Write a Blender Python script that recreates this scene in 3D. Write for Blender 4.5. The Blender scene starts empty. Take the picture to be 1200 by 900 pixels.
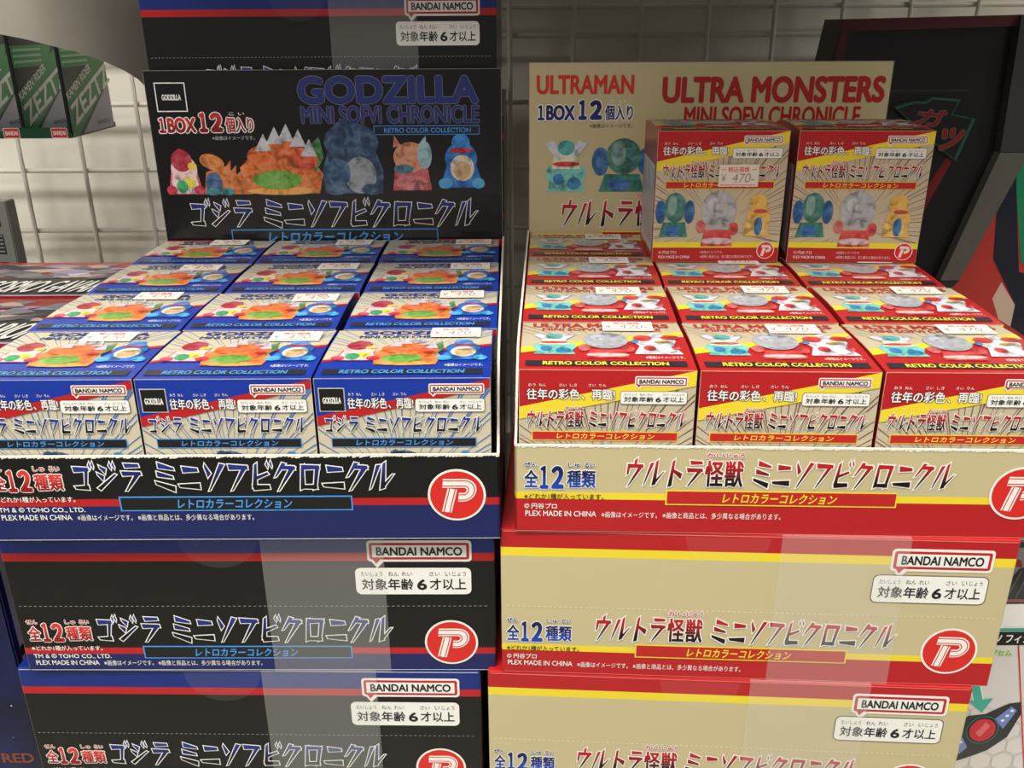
import bpy, bmesh, math, random
from mathutils import Vector, Matrix
random.seed(7)
sc = bpy.context.scene
COL = sc.collection
Z0 = 1.35                      # height of the camera above the shop floor

# ------------------------------------------------------------------ camera, light, exposure
cam_data = bpy.data.cameras.new('camera')
cam_data.sensor_fit = 'HORIZONTAL'; cam_data.sensor_width = 36.0
cam_data.lens = 1063.08 / 1200 * 36.0
cam_data.clip_start = 0.01; cam_data.clip_end = 50
cam = bpy.data.objects.new('camera', cam_data); COL.objects.link(cam)
TH = 0.3813; ROLL = 0.0063
fw = Vector((0, math.cos(TH), -math.sin(TH))); up0 = Vector((0, math.sin(TH), math.cos(TH))); rt0 = Vector((1, 0, 0))
rt = rt0 * math.cos(ROLL) - up0 * math.sin(ROLL)
up = rt0 * math.sin(ROLL) + up0 * math.cos(ROLL)
mw = Matrix((rt, up, -fw)).transposed().to_4x4(); mw.translation = (0, 0, Z0)
cam.matrix_world = mw
sc.camera = cam

w = bpy.data.worlds.new('world'); sc.world = w; w.use_nodes = True
w.node_tree.nodes['Background'].inputs[0].default_value = (1.0, 0.97, 0.92, 1)
w.node_tree.nodes['Background'].inputs[1].default_value = 0.17
LIGHTS = ((-0.45, -0.25, 30), (0.55, -0.25, 13), (-0.6, -1.5, 24), (-0.8, -2.9, 24), (-1.75, -0.45, 24), (1.75, -0.35, 24))     # x, y, watts of the ceiling tubes; last two added to light wall, art box
sc.view_settings.view_transform = 'Standard'
try: sc.view_settings.look = 'None'
except Exception: pass
sc.view_settings.exposure = -0.22
sc.view_settings.gamma = 1.0
sc.view_settings.use_curve_mapping = False
for i, (lx, ly, lw) in enumerate(LIGHTS):
    ld = bpy.data.lights.new('ceiling_tube_light', 'AREA'); ld.shape = 'RECTANGLE'
    ld.size = 0.9; ld.size_y = 0.30; ld.energy = lw; ld.color = (1.0, 0.96, 0.89)
    lo = bpy.data.objects.new('ceiling_tube_light', ld); COL.objects.link(lo); lo.location = (lx, ly, Z0 + 1.12)

# ------------------------------------------------------------------ materials
def lin(c):
    def f(v):
        v = v / 255.0
        return v / 12.92 if v <= 0.04045 else ((v + 0.055) / 1.055) ** 2.4
    return (f(c[0]), f(c[1]), f(c[2]), 1.0)
MATS = {}
def ink(c, rough=0.34, spec=0.5, bump=0.0):
    k = ('ink', tuple(c), rough, spec, bump)
    if k in MATS: return MATS[k]
    m = bpy.data.materials.new('printed_card'); m.use_nodes = True
    nt = m.node_tree; b = nt.nodes['Principled BSDF']
    b.inputs['Base Color'].default_value = lin(c); b.inputs['Roughness'].default_value = rough
    b.inputs['Specular IOR Level'].default_value = spec
    if rough < .45: b.inputs['Coat Weight'].default_value = 0.2; b.inputs['Coat Roughness'].default_value = 0.16
    if bump:
        n = nt.nodes.new('ShaderNodeTexNoise'); n.inputs['Scale'].default_value = 22; n.inputs['Detail'].default_value = 1
        tc = nt.nodes.new('ShaderNodeTexCoord'); nt.links.new(tc.outputs['Object'], n.inputs['Vector'])
        bp = nt.nodes.new('ShaderNodeBump'); bp.inputs['Strength'].default_value = bump; bp.inputs['Distance'].default_value = 0.004
        nt.links.new(n.outputs['Fac'], bp.inputs['Height']); nt.links.new(bp.outputs['Normal'], b.inputs['Normal'])
    MATS[k] = m; return m
def card(c): return ink(c, 0.30, 0.5, 0.10)
def grad(c0, c1, lo=0.25, hi=0.75):          # two-colour printed lettering, c0 at the foot
    k = ('grad', c0, c1, lo, hi)
    if k in MATS: return MATS[k]
    m = bpy.data.materials.new('two_colour_print'); m.use_nodes = True
    nt = m.node_tree; b = nt.nodes['Principled BSDF']; b.inputs['Roughness'].default_value = 0.34
    uv = nt.nodes.new('ShaderNodeTexCoord'); sp = nt.nodes.new('ShaderNodeSeparateXYZ'); cr = nt.nodes.new('ShaderNodeValToRGB')
    nt.links.new(uv.outputs['UV'], sp.inputs[0]); nt.links.new(sp.outputs['Y'], cr.inputs[0]); nt.links.new(cr.outputs[0], b.inputs['Base Color'])
    cr.color_ramp.elements[0].position = lo; cr.color_ramp.elements[0].color = lin(c0)
    cr.color_ramp.elements[1].position = hi; cr.color_ramp.elements[1].color = lin(c1)
    MATS[k] = m; return m
def clear_film(alpha, rough=0.18, c=(235, 235, 230)):
    k = ('film', alpha, rough)
    if k in MATS: return MATS[k]
    m = bpy.data.materials.new('clear_film'); m.use_nodes = True
    nt = m.node_tree; b = nt.nodes['Principled BSDF']
    b.inputs['Base Color'].default_value = lin(c); b.inputs['Roughness'].default_value = rough; b.inputs['Alpha'].default_value = alpha
    n = nt.nodes.new('ShaderNodeTexNoise'); n.inputs['Scale'].default_value = 55
    bp = nt.nodes.new('ShaderNodeBump'); bp.inputs['Strength'].default_value = 0.12; bp.inputs['Distance'].default_value = 0.003
    tc = nt.nodes.new('ShaderNodeTexCoord'); nt.links.new(tc.outputs['Object'], n.inputs['Vector'])
    nt.links.new(n.outputs['Fac'], bp.inputs['Height']); nt.links.new(bp.outputs['Normal'], b.inputs['Normal'])
    MATS[k] = m; return m
def speckle(c0, c1, scale=60, rough=0.5, lo=0.4, hi=0.7):
    m = bpy.data.materials.new('mottled'); m.use_nodes = True
    nt = m.node_tree; b = nt.nodes['Principled BSDF']; b.inputs['Roughness'].default_value = rough
    n = nt.nodes.new('ShaderNodeTexNoise'); n.inputs['Scale'].default_value = scale; n.inputs['Detail'].default_value = 5
    tc = nt.nodes.new('ShaderNodeTexCoord'); nt.links.new(tc.outputs['Object'], n.inputs['Vector'])
    cr = nt.nodes.new('ShaderNodeValToRGB'); nt.links.new(n.outputs['Fac'], cr.inputs[0]); nt.links.new(cr.outputs[0], b.inputs['Base Color'])
    cr.color_ramp.elements[0].position = lo; cr.color_ramp.elements[0].color = lin(c0)
    cr.color_ramp.elements[1].position = hi; cr.color_ramp.elements[1].color = lin(c1)
    return m

BLUE = (16, 52, 158); NAVY = (22, 34, 92); RED = (182, 28, 34); BLACK = (14, 14, 14); WHITE = (240, 240, 234)
BEIGE = (198, 186, 144); YEL = (236, 214, 52); SKY = (70, 150, 225); CREAM = (205, 196, 170); CREAM2 = (198, 186, 158)

# ------------------------------------------------------------------ mesh builder
class MB:
    def __init__(s): s.v = []; s.f = []; s.m = []; s.mats = []; s.uv = []
    def mi(s, mat):
        if mat not in s.mats: s.mats.append(mat)
        return s.mats.index(mat)
    def poly(s, pts, mat, uv=None):
        i = len(s.v); s.v += [tuple(p) for p in pts]; s.f.append(list(range(i, i + len(pts)))); s.m.append(s.mi(mat))
        s.uv += list(uv) if uv else [(0, 0)] * len(pts)
    def box(s, x0, y0, z0, x1, y1, z1, mat):
        P = [(x0, y0, z0), (x1, y0, z0), (x1, y1, z0), (x0, y1, z0), (x0, y0, z1), (x1, y0, z1), (x1, y1, z1), (x0, y1, z1)]
        for q in ((0, 1, 5, 4), (1, 2, 6, 5), (2, 3, 7, 6), (3, 0, 4, 7), (4, 5, 6, 7), (3, 2, 1, 0)):
            s.poly([P[k] for k in q], mat)
    def prism(s, pts, dirv, mat, side=None):        # pts: 3-D outline; extruded along dirv
        q = [tuple(Vector(p) + Vector(dirv)) for p in pts]; n = len(pts)
        s.poly(pts, mat); s.poly(q[::-1], mat)
        for k in range(n): s.poly([pts[k], q[k], q[(k + 1) % n], pts[(k + 1) % n]], side or mat)
    def rod(s, a, b, r, mat, n=8):
        a = Vector(a); b = Vector(b); d = (b - a).normalized(); t = d.orthogonal().normalized(); u = d.cross(t)
        A = [a + r * (math.cos(2 * math.pi * k / n) * t + math.sin(2 * math.pi * k / n) * u) for k in range(n)]
        B = [p + (b - a) for p in A]
        for k in range(n): s.poly([A[k], A[(k + 1) % n], B[(k + 1) % n], B[k]], mat)
        s.poly(A[::-1], mat); s.poly(B, mat)
    def build(s, name, parent=None, solid=False):
        me = bpy.data.meshes.new(name); me.from_pydata(s.v, [], s.f)
        for m in s.mats: me.materials.append(m)
        me.polygons.foreach_set('material_index', s.m)
        ul = me.uv_layers.new(name='print')
        k = 0; flat = []
        for uv in s.uv: flat += [uv[0], uv[1]]
        ul.data.foreach_set('uv', flat)
        if solid:
            bm = bmesh.new(); bm.from_mesh(me); bmesh.ops.remove_doubles(bm, verts=bm.verts, dist=1e-6)
            bmesh.ops.recalc_face_normals(bm, faces=bm.faces); bm.to_mesh(me); bm.free()
        me.update()
        o = bpy.data.objects.new(name, me); COL.objects.link(o)
        if parent: o.parent = parent
        return o

def thing(name, label, cat, loc=(0, 0, 0), rz=0, group=None):
    o = bpy.data.objects.new(name, None); COL.objects.link(o); o.empty_display_size = 0.01
    o.location = (loc[0], loc[1], loc[2] + Z0); o.rotation_euler = (0, 0, rz); o['label'] = label; o['category'] = cat
    if group: o['group'] = group
    return o
def dup(root, label, loc, rz=0, group=None, skip=()):
    kids = list(root.children)
    r = root.copy(); COL.objects.link(r); r.location = (loc[0], loc[1], loc[2] + Z0); r.rotation_euler = (0, 0, rz); r['label'] = label
    if group: r['group'] = group
    for ch in kids:
        if ch.name.split('.')[0] in skip: continue
        c = ch.copy(); COL.objects.link(c); c.parent = r
        for g in list(ch.children):
            d = g.copy(); COL.objects.link(d); d.parent = c
    return r
def struct(o): o['kind'] = 'structure'; return o

# ------------------------------------------------------------------ lettering
TXT = {}
def text_polys(body, spacing=1.0):
    k = (body, spacing)
    if k in TXT: return TXT[k]
    cu = bpy.data.curves.new('lettering', 'FONT'); cu.body = body; cu.size = 1.0; cu.resolution_u = 5; cu.space_character = spacing
    o = bpy.data.objects.new('lettering', cu); COL.objects.link(o)
    dg = bpy.context.evaluated_depsgraph_get(); me = bpy.data.meshes.new_from_object(o.evaluated_get(dg))
    P = [(v.co.x, v.co.y) for v in me.vertices]; F = [[P[i] for i in p.vertices] for p in me.polygons]
    bpy.data.objects.remove(o); bpy.data.curves.remove(cu); bpy.data.meshes.remove(me)
    if not P: P = [(0, 0), (1, 1)]
    bb = (min(p[0] for p in P), min(p[1] for p in P), max(p[0] for p in P), max(p[1] for p in P))
    TXT[k] = (F, bb); return TXT[k]

# angular display katakana, each a list of tapered strokes (x0,y0,w0,x1,y1,w1) in a unit cell
KANA = {
 'ゴ': [(.04,.80,.20,.74,.80,.13),(.66,.84,.16,.62,.14,.10),(.10,.13,.09,.74,.13,.17),(.78,1.02,.10,.86,.86,.04),(.92,1.04,.10,1.0,.88,.04)],
 'ジ': [(.14,.90,.06,.42,.74,.17),(.04,.64,.06,.32,.48,.17),(.10,.06,.16,.88,.60,.07),(.60,1.0,.10,.70,.84,.04),(.76,1.02,.10,.86,.86,.04)],
 'ラ': [(.18,.93,.16,.84,.93,.11),(.06,.64,.17,.94,.64,.12),(.86,.68,.20,.30,.02,.06)],
 'ミ': [(.14,.94,.20,.88,.80,.08),(.10,.62,.18,.84,.49,.08),(.04,.30,.10,.94,.06,.20)],
 'ニ': [(.16,.78,.22,.86,.76,.12),(.02,.18,.10,.98,.16,.22)],
 'ソ': [(.06,.94,.08,.30,.58,.20),(.90,.98,.22,.34,.02,.05)],
 'フ': [(.06,.86,.20,.94,.84,.14),(.86,.90,.20,.28,.02,.05)],
 'ビ': [(.20,.98,.12,.20,.14,.20),(.22,.44,.12,.78,.62,.10),(.12,.10,.20,.88,.12,.15),(.70,1.02,.10,.78,.86,.04),(.88,1.04,.10,.97,.88,.04)],
 'ク': [(.40,1.0,.18,.04,.50,.05),(.30,.84,.14,.90,.82,.13),(.84,.88,.22,.22,.0,.05)],
 'ロ': [(.14,.90,.14,.20,.06,.20),(.10,.84,.18,.90,.84,.13),(.84,.88,.20,.78,.06,.13),(.16,.12,.13,.86,.12,.16)],
 'ル': [(.30,.92,.18,.02,.06,.05),(.56,1.0,.13,.58,.06,.22),(.56,.08,.13,1.0,.54,.05)],
 'ウ': [(.48,1.06,.15,.48,.82,.13),(.06,.78,.16,.92,.78,.13),(.12,.82,.15,.13,.46,.10),(.84,.82,.20,.28,.0,.05)],
 'ト': [(.36,1.02,.13,.38,.0,.22),(.40,.62,.10,.92,.40,.22)],
}
def stroke_poly(s):
    x0, y0, w0, x1, y1, w1 = s; d = Vector((x1 - x0, y1 - y0)).normalized(); n = Vector((-d.y, d.x))
    a = Vector((x0, y0)); b = Vector((x1, y1)); sl = d * 0.05
    return [a + n * w0 / 2 - sl * 0.6, a - n * w0 / 2 + sl, b - n * w1 / 2 + sl, b + n * w1 / 2]
def grow(poly, t):                        # outward offset of a convex quad
    n = len(poly); c = sum(poly, Vector((0, 0))) / n; out = []
    area = sum(poly[k].x * poly[(k + 1) % n].y - poly[(k + 1) % n].x * poly[k].y for k in range(n))
    sg = 1 if area > 0 else -1
    for k in range(n):
        p = poly[k]; e0 = (p - poly[k - 1]).normalized(); e1 = (poly[(k + 1) % n] - p).normalized()
        n0 = Vector((e0.y, -e0.x)) * sg; n1 = Vector((e1.y, -e1.x)) * sg
        b = n0 + n1
        if b.length < 1e-6: b = n0
        b = b.normalized(); m = t / max(0.45, b.dot(n0)); out.append(p + b * m)
    return out

# ------------------------------------------------------------------ a printed face
STEP = 0.00007
class Dec:
    """Prints onto a face: fn(u, v, h) gives the point u across, v up and h proud of the face."""
    def __init__(s, mb, fn, strips=None, clip=None): s.mb = mb; s.fn = fn; s.strips = strips; s.clip = clip
    def poly(s, pts, mat, layer=1, uv=None, jit=None):
        if jit is None: s.n = (getattr(s, 'n', 0) + 1) % 15; jit = .06 * s.n      # no two prints share one plane
        layer = layer + jit
        if s.clip: pts = clip_rect(pts, *s.clip); uv = None if s.clip and uv and len(uv) != len(pts) else uv
        if len(pts) < 3: return
        if s.strips:
            lo = min(p[1] for p in pts); hi = max(p[1] for p in pts)
            e = [lo] + [x for x in s.strips if lo < x < hi] + [hi]
            if len(e) > 2:
                for a, b in zip(e, e[1:]):
                    q = clip_rect(pts, -9, a, 9, b)
                    if len(q) > 2: s.mb.poly([s.fn(p[0], p[1], layer * STEP) for p in q], mat)
                return
        s.mb.poly([s.fn(p[0], p[1], layer * STEP) for p in pts], mat, uv)
    def rect(s, x0, y0, x1, y1, mat, layer=1): s.poly([(x0, y0), (x1, y0), (x1, y1), (x0, y1)], mat, layer)
    def rrect(s, x0, y0, x1, y1, r, mat, layer=1):
        pts = []
        for cx, cy, a in ((x1 - r, y0 + r, -90), (x1 - r, y1 - r, 0), (x0 + r, y1 - r, 90), (x0 + r, y0 + r, 180)):
            for k in range(5):
                t = math.radians(a + 22.5 * k); pts.append((cx + r * math.cos(t), cy + r * math.sin(t)))
        s.poly(pts, mat, layer)
    def ell(s, cx, cy, rx, ry, mat, layer=1, n=20, rot=0.0):
        pts = []
        for k in range(n):
            t = 2 * math.pi * k / n; x = rx * math.cos(t); y = ry * math.sin(t)
            pts.append((cx + x * math.cos(rot) - y * math.sin(rot), cy + x * math.sin(rot) + y * math.cos(rot)))
        s.poly(pts, mat, layer)
    def line(s, a, b, wd, mat, layer=1, wd2=None):
        a = Vector(a); b = Vector(b); d = (b - a).normalized(); n = Vector((-d.y, d.x)); w2 = wd if wd2 is None else wd2
        s.poly([a - n * wd / 2, b - n * w2 / 2, b + n * w2 / 2, a + n * wd / 2], mat, layer)
    def frame(s, x0, y0, x1, y1, t, mat, layer=1):
        s.rect(x0, y0, x1, y0 + t, mat, layer); s.rect(x0, y1 - t, x1, y1, mat, layer)
        s.rect(x0, y0 + t, x0 + t, y1 - t, mat, layer); s.rect(x1 - t, y0 + t, x1, y1 - t, mat, layer)
    def text(s, body, x0, y0, x1, y1, mat, layer=2, bold=0.012, shear=0.0, rim=None, rim_mat=None, rot=0.0, gradient=False):
        F, bb = text_polys(body); q_ = bold * min((x1 - x0) / max(1e-6, bb[2] - bb[0]), (y1 - y0) / max(1e-6, bb[3] - bb[1])); x0 += q_; x1 -= q_; y0 += q_; y1 -= q_
        sx = (x1 - x0) / max(1e-6, bb[2] - bb[0]); sy = (y1 - y0) / max(1e-6, bb[3] - bb[1])
        cr, sr = math.cos(rot), math.sin(rot)
        def T(p):
            x = (p[0] - bb[0]) * sx; y = (p[1] - bb[1]) * sy; x += shear * (y - (y1 - y0) / 2)
            return Vector((x0 + x * cr - y * sr, y0 + x * sr + y * cr))
        G = [[T(p) for p in f] for f in F]
        if rim:
            for k in range(8):
                o = Vector((math.cos(k * math.pi / 4), math.sin(k * math.pi / 4))) * (rim + bold * min(abs(sx), abs(sy)))
                for g in G: s.poly([p + o for p in g], rim_mat, layer, jit=.1 * k)
        bo = bold * min(abs(sx), abs(sy)) * 1.1
        nb = 4 if bold < .03 else 8
        offs = [Vector((0, 0))] if bo < 2e-5 else [Vector((bo * math.cos(2 * math.pi * k / nb), bo * math.sin(2 * math.pi * k / nb))) for k in range(nb)]
        for f, g in zip(F, G):
            for k, o in enumerate(offs): s.poly([p + o for p in g], mat, layer + (1 if rim else 0), jit=.1 * k, uv=[(0, (p[1] - bb[1]) / (bb[3] - bb[1])) for p in f] if gradient else None)
    def title(s, body, x0, y0, x1, y1, mat, rim, rim_mat, layer=2, shear=0.12, furigana=None, fmat=None):
        adv = [0.42 if c == ' ' else 1.0 for c in body]; tot = sum(adv); cw = (x1 - x0) / tot; ch = y1 - y0; x = x0
        for c, a in zip(body, adv):
            if c in KANA:
                for st in KANA[c]:
                    p = stroke_poly(st)
                    def T(q): return Vector((x + (0.06 + 0.88 * q.x) * cw + shear * (q.y - .5) * ch, y0 + q.y * ch))
                    # outline measured in the face's own units
                    q = [T(v) for v in p]; s.poly(grow(q, rim), rim_mat, layer)
                    s.poly(q, mat, layer + 1, [(0, v.y) for v in p])
            elif c != ' ':
                s.text(c, x + .04 * cw, y0 - .02 * ch, x + .98 * cw, y0 + 1.02 * ch, mat, layer, 0.03, 0.0, rim, rim_mat, gradient=True)
                if furigana and c in furigana:
                    s.text(furigana[c], x + .06 * cw, y0 + 1.1 * ch, x + .96 * cw, y0 + 1.32 * ch, fmat or mat, layer, 0.02, 0, rim * .6, rim_mat)
            x += a * cw
def clip_rect(pts, x0, y0, x1, y1):
    pts = [(p[0], p[1]) for p in pts]
    for ax, lim, sg in ((0, x0, 1), (0, x1, -1), (1, y0, 1), (1, y1, -1)):
        out = []
        for k in range(len(pts)):
            a = pts[k - 1]; b = pts[k]; da = sg * (a[ax] - lim); db = sg * (b[ax] - lim)
            if (da >= 0) != (db >= 0):
                t = da / (da - db); out.append((a[0] + t * (b[0] - a[0]), a[1] + t * (b[1] - a[1])))
            if db >= 0: out.append(b)
        pts = out
        if not pts: break
    return pts

def front(y=0.0): return lambda u, v, h: (u, y - h, v)

# ------------------------------------------------------------------ printed emblems
def brand_badge(d, x0, y0, x1, y1, layer=3):
    h = y1 - y0; r = h * .16
    d.poly([(x0 + .1 * h, y0 + .1 * h), (x0 + .75 * h, y0 + .1 * h), (x0 + .38 * h, y0 - .30 * h)], ink(WHITE), layer)
    d.rrect(x0, y0, x1, y1, r, ink(WHITE), layer)
    d.poly([(x0 + .2 * h, y0 + .16 * h), (x0 + .56 * h, y0 + .16 * h), (x0 + .35 * h, y0 - .10 * h)], ink((190, 30, 40)), layer + 1)
    d.rrect(x0 + .10 * h, y0 + .11 * h, x1 - .10 * h, y1 - .11 * h, r * .6, ink((190, 30, 40)), layer + 1)
    d.rect(x0 + .21 * h, y0 + .22 * h, x1 - .21 * h, y1 - .22 * h, ink(WHITE), layer + 2)
    d.text('BANDAI NAMCO', x0 + .38 * h, y0 + .30 * h, x1 - .38 * h, y1 - .30 * h, ink((20, 20, 22)), layer + 3, 0.03)
def age_badge(d, x0, y0, x1, y1, layer=3, edge=None):
    h = y1 - y0; W_ = x1 - x0
    if edge: d.rrect(x0 - .03 * h, y0 - .03 * h, x1 + .03 * h, y1 + .03 * h, h * .2, ink(edge), layer)
    d.rrect(x0, y0, x1, y1, h * .18, ink(WHITE), layer + 1)
    K = ink((24, 24, 26))
    d.text('対象年齢', x0 + .05 * W_, y0 + .17 * h, x0 + .50 * W_, y0 + .60 * h, K, layer + 2, 0.018)
    d.text('6', x0 + .53 * W_, y0 + .17 * h, x0 + .615 * W_, y0 + .57 * h, K, layer + 2, 0.03)
    d.text('才以上', x0 + .64 * W_, y0 + .17 * h, x0 + .955 * W_, y0 + .60 * h, K, layer + 2, 0.018)
    for t, a, b in (('たいしょう', .05, .235), ('ねん', .285, .375), ('れい', .40, .49), ('さい', .64, .73), ('い', .775, .82), ('じょう', .84, .955)):
        d.text(t, x0 + a * W_, y0 + .69 * h, x0 + b * W_, y0 + .86 * h, K, layer + 2, 0.006)
def round_logo(d, cx, cy, r, layer=3):
    d.ell(cx, cy, r, r, ink(WHITE), layer, 36); d.ell(cx, cy, r * .92, r * .92, ink((214, 40, 34)), layer + 1, 36)
    path = [(-.52, .46), (.22, .46)] + [(.22 + .27 * math.cos(math.radians(a)), .19 + .27 * math.sin(math.radians(a))) for a in range(75, -91, -15)] + [(.06, -.08)]
    stem = [(-.17, .24), (-.30, -.66)]
    def run(pts, wd, mat, ly, off=0.0):
        q = []
        for k, p in enumerate(pts):
            a = Vector(pts[max(0, k - 1)]); b = Vector(pts[min(len(pts) - 1, k + 1)]); t = (b - a).normalized(); n = Vector((-t.y, t.x))
            q.append((Vector(p) + n * (off + wd / 2), Vector(p) + n * (off - wd / 2)))
        def S(p): return (cx + r * (p.x + .10 * p.y), cy + r * p.y)
        for a, b in zip(q, q[1:]): d.poly([S(a[0]), S(b[0]), S(b[1]), S(a[1])], mat, ly)
    for pts in (path, stem):
        run(pts, .34, ink(WHITE), layer + 2)
        for o in (-.10, .10): run(pts, .035, ink((214, 40, 34)), layer + 3, o)
def price_print(d, x0, y0, x1, y1, layer=1):
    W_ = x1 - x0; h = y1 - y0; R = ink((222, 74, 60), .6); G = ink((150, 148, 148), .6)
    d.text('税込価格', x0 + .22 * W_, y0 + .66 * h, x0 + .76 * W_, y0 + .90 * h, R, layer, 0.012)
    d.rect(x0 + .06 * W_, y0 + .76 * h, x0 + .17 * W_, y0 + .79 * h, R, layer); d.rect(x0 + .82 * W_, y0 + .76 * h, x0 + .94 * W_, y0 + .79 * h, R, layer)
    d.text('¥', x0 + .06 * W_, y0 + .22 * h, x0 + .18 * W_, y0 + .58 * h, G, layer, 0)
    d.text('470-', x0 + .34 * W_, y0 + .18 * h, x0 + .90 * W_, y0 + .60 * h, G, layer, 0.0, 0.15)
    d.rect(x0 + .05 * W_, y0 + .06 * h, x0 + .95 * W_, y0 + .09 * h, R, layer)

def toy_ink(c):                              # mottled hand-painted vinyl as printed on the packs
    k = ('toy', tuple(c))
    if k in MATS: return MATS[k]
    m = ink(c, .341).copy(); nt = m.node_tree; b = nt.nodes['Principled BSDF']
    n = nt.nodes.new('ShaderNodeTexNoise'); n.inputs['Scale'].default_value = 210; n.inputs['Detail'].default_value = 2; n.inputs['Distortion'].default_value = .5
    tc = nt.nodes.new('ShaderNodeTexCoord'); nt.links.new(tc.outputs['Object'], n.inputs['Vector'])
    cr = nt.nodes.new('ShaderNodeValToRGB'); nt.links.new(n.outputs['Fac'], cr.inputs[0]); nt.links.new(cr.outputs[0], b.inputs['Base Color'])
    e = cr.color_ramp.elements
    e[0].position = .30; e[0].color = lin([v * .66 for v in c]); e[1].position = .74; e[1].color = lin([v + (255 - v) * .24 for v in c])
    q = e.new(.48); q.color = lin(c)
    MATS[k] = m; return m
# plain rounded toy shapes, in a unit box, for the printed pictures on the packs
def blob(d, x0, y0, x1, y1, kind, layer=3):
    W_ = x1 - x0; h = y1 - y0
    def E(cx, cy, rx, ry, c, k=0, rot=0.0): d.ell(x0 + cx * W_, y0 + cy * h, rx * W_, ry * h, toy_ink(c), layer + k, 24, rot)
    def Pg(pts, c, k=0): d.poly([(x0 + a * W_, y0 + b * h) for a, b in pts], toy_ink(c), layer + k)
    if kind == 'pink':
        Pg([(.04, 0), (.96, 0), (.84, .52), (.18, .52)], (214, 90, 110)); Pg([(.1, .02), (.9, .02), (.78, .5), (.22, .5)], (232, 214, 214), 1)
        E(.52, .55, .34, .3, (232, 200, 200), 1); E(.48, .74, .27, .24, (168, 40, 60), 2); E(.46, .94, .08, .06, (168, 40, 60), 2); E(.74, .62, .12, .08, (226, 196, 60), 2)
        E(.42, .18, .15, .14, (60, 168, 110), 3); E(.62, .26, .17, .12, (226, 214, 80), 2); E(.14, .1, .14, .10, (200, 60, 80), 2); E(.86, .1, .14, .10, (200, 60, 80), 2)
    elif kind == 'orange':
        Pg([(.06, .02), (.94, .02), (1.0, .3), (.8, .66), (.24, .68), (.0, .4)], (222, 120, 56))
        E(.3, .56, .2, .16, (214, 100, 44), 1); E(.52, .66, .2, .18, (222, 110, 52), 1); E(.78, .52, .17, .17, (216, 92, 46), 1)
        E(.44, .22, .3, .14, (104, 162, 62), 2); E(.5, .06, .44, .06, (232, 160, 74), 1)
        for cx, cy in ((.3, .76), (.44, .86), (.58, .90), (.72, .82), (.84, .68)):
            Pg([(cx - .10, cy - .12), (cx + .10, cy - .12), (cx + .02, cy + .13)], (196, 196, 204), 3)
        Pg([(.9, .3), (1.02, .55), (.98, .85), (.86, .7)], (74, 130, 70), 1); E(.82, .42, .09, .05, (190, 40, 40), 3)
    elif kind == 'bluetoy':
        Pg([(.0, .02), (1, .02), (.82, .48), (.2, .48)], (34, 110, 200)); E(.5, .55, .36, .3, (40, 120, 206), 1); E(.5, .84, .2, .16, (52, 140, 220), 1)
        E(.52, .38, .27, .24, (222, 216, 200), 2); E(.52, .34, .19, .17, (206, 172, 124), 3); E(.5, .70, .26, .05, (192, 44, 60), 3); E(.14, .1, .16, .1, (70, 170, 226), 2); E(.88, .1, .14, .1, (70, 170, 226), 2)
    elif kind == 'crawl':
        Pg([(.02, .0), (.98, .0), (.9, .3), (.5, .62), (.1, .5)], (206, 116, 60)); E(.24, .72, .25, .17, (212, 128, 66), 1, -.3); E(.24, .24, .17, .26, (50, 84, 128), 2)
        for k in range(5): Pg([(.46 + .1 * k, .56 - .09 * k), (.6 + .1 * k, .5 - .09 * k), (.62 + .1 * k, .76 - .11 * k)], (200, 110, 58), 1)
        E(.2, .06, .16, .08, (40, 120, 130), 3); E(.5, .06, .14, .08, (40, 120, 130), 3)
    elif kind == 'navytoy':
        Pg([(.04, 0), (.96, 0), (1, .3), (.88, .62), (.12, .62), (0, .3)], (44, 74, 106)); E(.5, .72, .44, .27, (44, 74, 106), 1); E(.62, .26, .26, .26, (150, 158, 166), 2); E(.26, .3, .2, .2, (62, 96, 130), 2)
        E(.2, .06, .18, .08, (58, 92, 124), 2); E(.8, .06, .18, .08, (58, 92, 124), 2); E(.34, .94, .1, .06, (40, 66, 96), 2)
    elif kind == 'peach':
        Pg([(.06, 0), (.94, 0), (.84, .5), (.14, .5)], (206, 96, 100)); E(.48, .62, .38, .28, (214, 146, 110), 1); E(.8, .66, .16, .26, (150, 190, 200), 1); E(.32, .4, .22, .09, (70, 118, 140), 2); E(.5, .14, .36, .14, (216, 128, 130), 2)
        Pg([(.1, .8), (.28, .84), (.14, 1.02)], (210, 120, 104), 1); Pg([(.66, .84), (.84, .8), (.84, 1.02)], (150, 190, 200), 2)
    elif kind == 'teal':
        Pg([(.04, 0), (.96, 0), (.9, .16), (1, .34), (.9, .5), (.1, .5), (.0, .34), (.1, .16)], (116, 200, 190)); Pg([(.16, .44), (.84, .44), (.74, .78), (.24, .78)], (226, 226, 206), 1)
        Pg([(.0, .92), (.28, .62), (.4, .78), (.2, .98)], (206, 210, 224), 2); Pg([(1, .92), (.72, .62), (.6, .78), (.8, .98)], (206, 210, 224), 2)
        E(.5, .84, .2, .14, (60, 160, 160), 3); E(.5, .53, .32, .05, (208, 58, 52), 3); E(.32, .24, .13, .11, (52, 128, 196), 2); E(.7, .16, .17, .12, (40, 130, 180), 2)
    elif kind == 'dome':
        Pg([(.1, 0), (.9, 0), (.82, .3), (.18, .3)], (206, 62, 62)); E(.08, .36, .12, .12, (200, 96, 96)); E(.9, .32, .12, .12, (200, 70, 70)); E(.5, .66, .43, .34, (168, 172, 180), 1)
        E(.5, .10, .4, .06, (214, 190, 190), 1); Pg([(.46, .9), (.54, .9), (.5, 1.06)], (176, 180, 188), 2); E(.36, .76, .14, .12, (194, 198, 204), 2)
    elif kind == 'spotted':
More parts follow.
